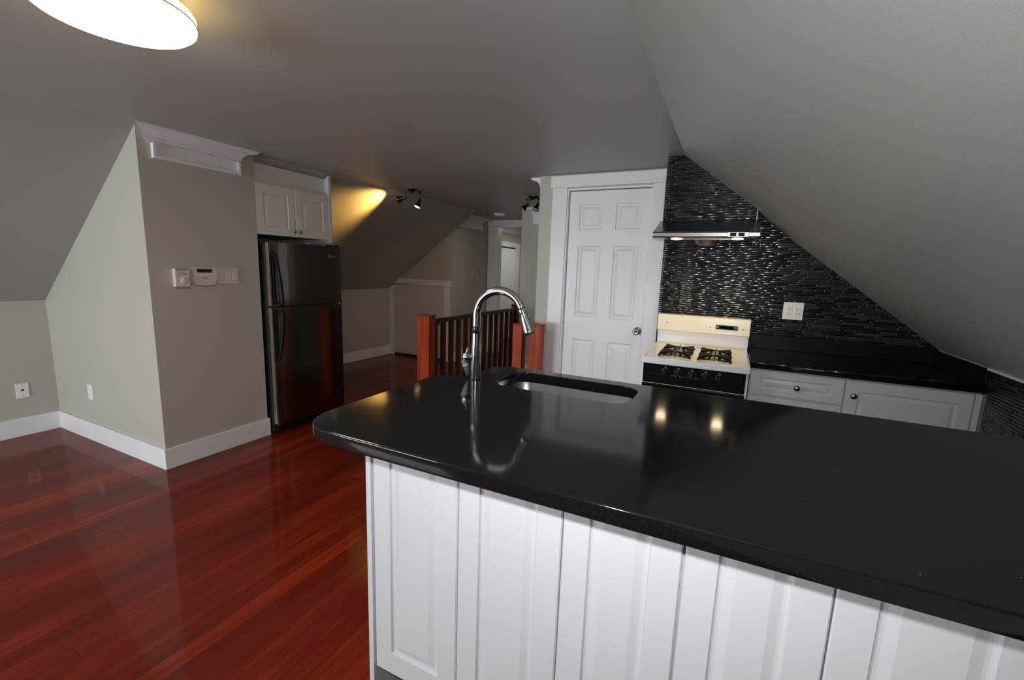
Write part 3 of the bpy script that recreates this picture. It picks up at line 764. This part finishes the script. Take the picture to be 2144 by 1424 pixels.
lv = MB(); lv.lathe([(0, 0), (.0127, .001), (.0135, .006), (.0135, .028), (.011, .032), (0, .033)], (FXX-.009, FYY-.005, 1.108), (-1, -.25, 0), 28, M_chrome)
lv.build('valve_body', None, fc)
mb = MB(); mb.tube([(FXX-.035, FYY-.012, 1.098), (FXX-.031, FYY-.014, 1.115), (FXX-.022, FYY-.017, 1.139)], [.005, .0046, .0024], 14, M_chrome, flat=.6)
mb.prism([(FXX-.046, 1.093), (FXX-.037, 1.102), (FXX-.020, 1.088), (FXX-.017, 1.051), (FXX-.021, 1.041), (FXX-.028, 1.053)], 'y', FYY-.019, FYY-.013, M_chrome, bev=.0015); mb.build('lever', None, fc)

# ------------------------------------------------------------------ gas stove
SX, SE, SF, SB = -0.425, 0.138, 2.64, 3.34
st = thing('gas_stove', (-0.15, 3.0, 0), 'white apartment gas stove with black control panel and cream backguard', 'stove')
mb = MB(); mb.box(SX, SE, SF+.015, SB, 0.02, 0.885, bev=.004); mb.build('body', M_enamel, st)
mb = MB()   # cooktop tray: rim plus slightly sunken deck
mb.box(SX-.004, SE+.004, SF, SB, 0.882, 0.9195, M_enamel, bev=.006)
mb.box(SX+.03, SE-.03, SF+.045, SB-.05, 0.9195, 0.9205, M_cream)
mb.box(SX-.004, SX+.012, SF+.03, SB-.02, 0.9195, 0.927, M_enamel, bev=.003); mb.box(SE-.012, SE+.004, SF+.03, SB-.02, 0.9195, 0.927, M_enamel, bev=.003)
ct = mb.build('cooktop', None, st)
for cxb in (-0.255, -0.040):
    for cyb in (2.79, 3.00):
        mb = MB(); mb.lathe([(0.075, 0.0), (0.072, .002), (0.040, -.0005+.001), (0.034, .003), (0.034, .010), (0.026, .013), (0, .013)], (cxb, cyb, .9206), seg=28, m=M_alu)
        bo = mb.build('burner', None, ct)
        mb = MB()  # four-finger grate with broad tapered corner feet
        for sx_, sy_ in ((-1, -1), (1, -1), (-1, 1), (1, 1)):
            px, py = cxb+sx_*.084, cyb+sy_*.080
            mb.faces([(cxb+sx_*.012, cyb+sy_*.006, .943), (px, py-sy_*.068, .944), (px, py, .944), (cxb+sx_*.030, cyb+sy_*.020, .943),
                      (cxb+sx_*.012, cyb+sy_*.006, .936), (px, py-sy_*.068, .928), (px, py, .928), (cxb+sx_*.030, cyb+sy_*.020, .936)],
                     [(0, 1, 2, 3), (7, 6, 5, 4), (0, 4, 5, 1), (1, 5, 6, 2), (2, 6, 7, 3), (3, 7, 4, 0)], M_iron)
            mb.box(px-.006, px+.006, py-.012-.006*sy_, py+.0-.006*sy_+.006, .9206, .932, M_iron)
        mb.tube([(cxb, cyb-.085, .941), (cxb, cyb+.085, .941)], .0032, 8, M_iron); mb.tube([(cxb-.05, cyb, .941), (cxb+.05, cyb, .941)], .0032, 8, M_iron)
        mb.build('grate', None, ct)
for xv in (-.225, -.165, -.105):
    mb = MB(); mb.box(xv, xv+.045, 3.16, 3.178, .9206, .9216); mb.build('vent_slot', M_slot, ct)
mb = MB(); mb.prism([(SF+.004, 0.882), (SF+.014, 0.766), (SF+.04, 0.766), (SF+.04, 0.882)], 'x', SX+.010, SE-.012); cpn = mb.build('control_panel', M_blackglass, st)
for kx in (-0.290, -0.2185, -0.1445, -0.0740, -0.0030):
    mb = MB(); c_ = (kx, SF+.008, 0.842); ax = (0, -1, -.1)
    mb.lathe([(.0215, 0), (.0215, .002), (.0175, .003), (.0175, .0022)], c_, ax, 28, M_ring); mb.lathe([(.0165, .001), (.0150, .018), (0.013, .020), (0, .020)], c_, ax, 24, M_black)
    mb.box(kx-.003, kx+.003, SF-.022, SF-.004, .828, .856, M_black, bev=.001)
    mb.build('burner_knob', None, cpn)
    mb = MB(); mb.box(kx-.004, kx+.004, SF+.0045, SF+.0060, .868, .8705, M_platewhite); mb.build('burner_mark', None, cpn)
mb = MB(); mb.tube([(SX+.03, SF+.0095, .822), (SE-.05, SF+.0095, .822)], .0012, 6); mb.build('panel_line', M_nickel, cpn)
mb = MB(); mb.box(SX+.008, SE-.010, SF-.004, SF+.014, 0.22, 0.765, bev=.006); od = mb.build('oven_door', M_blackglass, st)
mb = MB(); mb.tube([(SX+.05, SF-.045, .735), (SE-.05, SF-.045, .735)], .010, 14)
for xx in (SX+.06, SE-.06): mb.tube([(xx, SF-.003, .735), (xx, SF-.045, .735)], .008, 10)
mb.build('handle', M_black, od)
mb = MB(); mb.box(SX+.008, SE-.010, SF-.002, SF+.014, 0.04, 0.21, bev=.005); mb.build('broiler_drawer', M_enamel, st)
mb = MB()   # backguard: white curved foot and cream head
mb.prism([(3.34, .90), (3.275, .918), (3.262, .935), (3.252, 1.010), (3.34, 1.010)], 'x', SX-.006, SE+.004, M_enamel)
bgd = mb.build('backguard', None, st)
mb = MB(); mb.prism([(3.252, 1.010), (3.242, 1.018), (3.248, 1.118), (3.256, 1.124), (3.34, 1.124), (3.34, 1.010)], 'x', SX-.010, SE+.006, M_cream); bgp = mb.build('backguard_panel', None, st)
mb = MB(); mb.box(-.060, .072, 3.2395, 3.244, 1.050, 1.078, M_lcd); mb.box(-.035, .045, 3.2388, 3.240, 1.055, 1.073, M_blackglass)
for xx in (-.052, -.046, .055, .063): mb.box(xx-.002, xx+.002, 3.2388, 3.240, 1.060, 1.064, M_platewhite); mb.box(xx-.002, xx+.002, 3.2388, 3.240, 1.068, 1.071, M_platewhite)
mb.build('clock_display', None, bgp)
for xx, zz in ((-.372, 1.068), (-.092, 1.060), (.104, 1.058)):
    mb = MB(); mb.lathe([(.004, 0), (.004, .002), (0, .003)], (xx, 3.2435, zz), (0, -1, 0), 10, M_nickel); mb.build('screw', None, bgp)

# ------------------------------------------------------------------ range hood
hd = thing('range_hood', (-0.17, 3.2, 1.63), 'slim stainless range hood with two lit lamps above the stove', 'range hood')
A0, A1 = -0.470, 0.124
mb = MB()
sec = [(YT-.001, 1.640), (2.985, 1.626), (2.955, 1.628), (2.945, 1.636), (2.945, 1.654), (2.953, 1.664), (2.972, 1.669), (3.220, 1.757), (YT-.001, 1.757)]
mb.prism(sec, 'x', A0, A1, M_hood); mb.build('canopy', None, hd)
mb = MB(); mb.box(-.045, .068, 2.939, 2.948, 1.629, 1.658, M_hood, bev=.002); sp_ = mb.build('switch_panel', None, hd)
for a in (-.030, .013):
    mb = MB(); mb.box(a, a+.032, 2.933, 2.941, 1.634, 1.653, M_black, bev=.001); mb.build('rocker_switch', None, sp_)
for lx in (-0.335, 0.010):
    mb = MB(); mb.lathe([(.034, 0), (.034, -.006), (.028, -.008), (0, -.012)], (lx, 3.02, 1.629), seg=28, m=M_hoodbulb); lo2 = mb.build('lamp', None, hd)
    light('hood_lamp_light', 'SPOT', (lx, 3.02, 1.612), 5.0, (1.0, .80, .52), aim=(lx, 3.0, 0.9), spot_size=math.radians(150), spot_blend=.6, shadow_soft_size=.03).parent = None
mb = MB(); n = 20; mb.lathe([(.085, 0), (.075, -.012), (.060, -.034), (.045, -.046), (0, -.046)], (-0.165, 3.17, 1.634), seg=28, m=mat('satin_fan_housing', (.30,.29,.27), .42, metal=1)); mb.build('fan_housing', None, hd)
mb = MB(); mb.box(A0+.10, A1-.10, 3.08, 3.38, 1.622, 1.634, M_nickel, bev=.004); mb.build('grease_filter', None, hd)

# ------------------------------------------------------------------ back base cabinets and counter
bc = thing('base_cabinet', (0.65, 3.1, 0), 'white base cabinet with a drawer and a door right of the stove', 'cabinet')
mb = MB(); mb.box(0.153, XR-.008, 2.842, YT-.002, 0.09, 0.893); mb.build('carcass', M_cab, bc)
mb = MB(); mb.box(0.17, XR-.03, 2.90, 2.91, 0.0, 0.09); mb.build('toe_kick', M_cab, bc)
CF = 2.820
def bfront(name, a, b_, z0, z1, s_=.052):
    mb = MB(); panel_slab(mb, b_-a, z1-z0, 0.02, [(s_, b_-a-s_, .038 if z1-z0 < .2 else s_, z1-z0-(.038 if z1-z0 < .2 else s_))], M_cab, RAISED_S, facing((a, CF, z0), '-y'))
    return mb.build(name, None, bc)
dr = bfront('drawer', .156, .597, .742, .882); knob_mb((.383, CF, .806), '-y', .016).build('knob', None, dr)
dr2 = bfront('drawer', .156, .597, .430, .732, .052); knob_mb((.383, CF, .60), '-y', .016).build('knob', None, dr2)
bd = bfront('door', .602, 1.105, .110, .882, .055); knob_mb((.637, CF, .802), '-y', .016).build('knob', None, bd)
mb = MB(); mb.box(1.108, XR-.008, CF+.004, CF+.02, .09, .882); mb.build('filler_strip', M_cab, bc)
bct = slab('back_countertop', [Vector(p) for p in ((.148, 2.80), (XR-.007, 2.80), (XR-.007, YT-.002), (.148, YT-.002))], [], .893, .927, .004, M_quartz)
tag(bct, 'black stone countertop on the white cabinets right of the stove', 'countertop')
mb = MB(); mb.box(.148, XR-.007, YT-.016, YT-.004, .9272, 1.018, bev=.002)
mb.box(XR-.020, XR-.007, 2.80, YT-.016, .9272, ZR-.003, bev=.002)
mb.build('backsplash_strip', mat('honed_black_strip', (.0035,.0035,.004), .4, spec=.2), bct)

# ------------------------------------------------------------------ ceiling lamps
CL = (-1.665, 0.742)
cl = thing('ceiling_light', (*CL, ZC), 'large round glowing flush ceiling light at top left', 'ceiling light')
mb = MB(); mb.lathe([(0.155, 0), (0.158, -.01), (0.165, -.045), (0.150, -.052)], (*CL, ZC), seg=64, m=M_lampring); mb.build('mounting_pan', None, cl)
mb = MB(); mb.lathe([(0.150, -.048), (0.190, -.052), (0.1945, -.060), (0.1945, -.076)], (*CL, ZC), seg=72, m=M_lamprim); mb.build('upper_rim', None, cl)
mb = MB(); mb.lathe([(0.1945, -.0765), (0.1965, -.077), (0.1965, -.080), (0.1940, -.0805)], (*CL, ZC), seg=72, m=M_nickel); mb.build('rim_band', None, cl)
mb = MB(); mb.lathe([(0.1945, -.081), (0.193, -.090), (0.180, -.101), (0.14, -.109), (0.08, -.113), (0, -.114)], (*CL, ZC), seg=72, m=M_lamp); mb.build('diffuser', None, cl)

def track(name, c, ends, heads, label, lit):
    t = thing(name, (c[0], c[1], ZC), label, 'ceiling light')
    mb = MB(); mb.lathe([(.058, 0), (.056, -.012), (.035, -.020), (0, -.022)], (c[0], c[1], ZC), seg=28, m=M_bronze); mb.build('canopy', None, t)
    mb = MB(); e0, e1 = Vector(ends[0]), Vector(ends[1]); dv = e1-e0; sd = Vector((-dv.y, dv.x, 0)).normalized()
    mb.tube([e0+dv*i/12+sd*.022*math.sin(2*PI*i/12) for i in range(13)], .0075, 12, M_bronze); mb.build('bar', None, t)
    for (top, back, face) in heads:
        top, back, face = map(Vector, (top, back, face)); d_ = (face-back).normalized(); L_ = (face-back).length
        mb = MB(); mb.tube([top, (top+back)/2+Vector((0, 0, .004)), back], .004, 8, M_bronze)
        mb.lathe([(0, -.004), (.012, -.002), (.015, .010), (.017, L_*.45), (.020, L_*.5), (.034, L_*.92), (.036, L_), (.033, L_), (.030, L_*.93)], back, d_, 24, M_bronze if lit else M_bronze)
        hdo = mb.build('spot_head', None, t)
        mb = MB(); mb.lathe([(.031, L_*.94), (.028, L_*.985), (0, L_*1.0)], back, d_, 24, M_bulb if lit else M_bulboff); mb.build('bulb', None, hdo)
    return t
track('spotlight_bar', (-3.0205, 3.75), ((-3.107, 3.75, 2.150), (-2.915, 3.75, 2.142)),
      (((-3.107, 3.75, 2.150), (-3.092, 3.75, 2.098), (-3.185, 3.735, 2.075)), ((-2.917, 3.75, 2.142), (-2.910, 3.75, 2.070), (-2.925, 3.715, 1.990))),
      'lit bronze two-head spotlight bar on the ceiling near the left slope', True)
light('spot_or_fill_beam', 'SPOT', (-3.19, 3.735, 2.074), 75, (1.0, .55, .12), aim=(-3.50, 3.48, 1.995), spot_size=math.radians(86), spot_blend=.9, shadow_soft_size=.02)
light('spot_or_fill_beam', 'SPOT', (-2.10, 4.475, 2.045), 22, (1.0, .84, .66), aim=(-3.9, 5.4, 0.6), spot_size=math.radians(80), spot_blend=1.0, shadow_soft_size=.02)  # added fill that brightens the low access door; the bar's bulbs here are unlit
light('spot_or_fill_beam', 'SPOT', (-2.927, 3.712, 1.982), 6, (1.0, .66, .28), aim=(-2.6, 2.9, 0.0), spot_size=math.radians(60), spot_blend=.7, shadow_soft_size=.02)
track('spotlight_bar', (-1.985, 4.5), ((-2.085, 4.5, 2.150), (-1.905, 4.5, 2.150)),
      (((-2.06, 4.5, 2.150), (-2.045, 4.5, 2.100), (-2.095, 4.48, 2.050)), ((-1.925, 4.5, 2.150), (-1.930, 4.5, 2.105), (-1.945, 4.47, 2.035))),
      'unlit bronze two-head spotlight bar half hidden behind the pantry wall corner', False)
mb = MB(); mb.lathe([(.085, 0), (.083, -.008), (.065, -.020), (.035, -.028), (0, -.030)], (-3.06, 5.75, ZC), seg=32); o = mb.build('hall_ceiling_light', M_down)
tag(o, 'small round white ceiling fixture above the far hall doorway', 'ceiling light')
mb = MB(); mb.lathe([(.12, 0), (.118, -.012), (.09, -.035), (0, -.045)], (-3.30, 7.35, 2.25), seg=32); o = mb.build('far_room_ceiling_light', mat('far_lamp_glass', (.8, .8, .75), .4, emit=(1, .95, .85), es=1.2))
tag(o, 'round ceiling light in the room seen through the far doorway', 'ceiling light')
light('far_room_light', 'AREA', (-3.05, 7.8, 2.2), 9, (1, .97, .93), aim=(-3.05, 7.8, 0), shape='DISK', size=.25)

for o in bpy.data.objects:
    if '_w' in o.keys(): del o['_w']
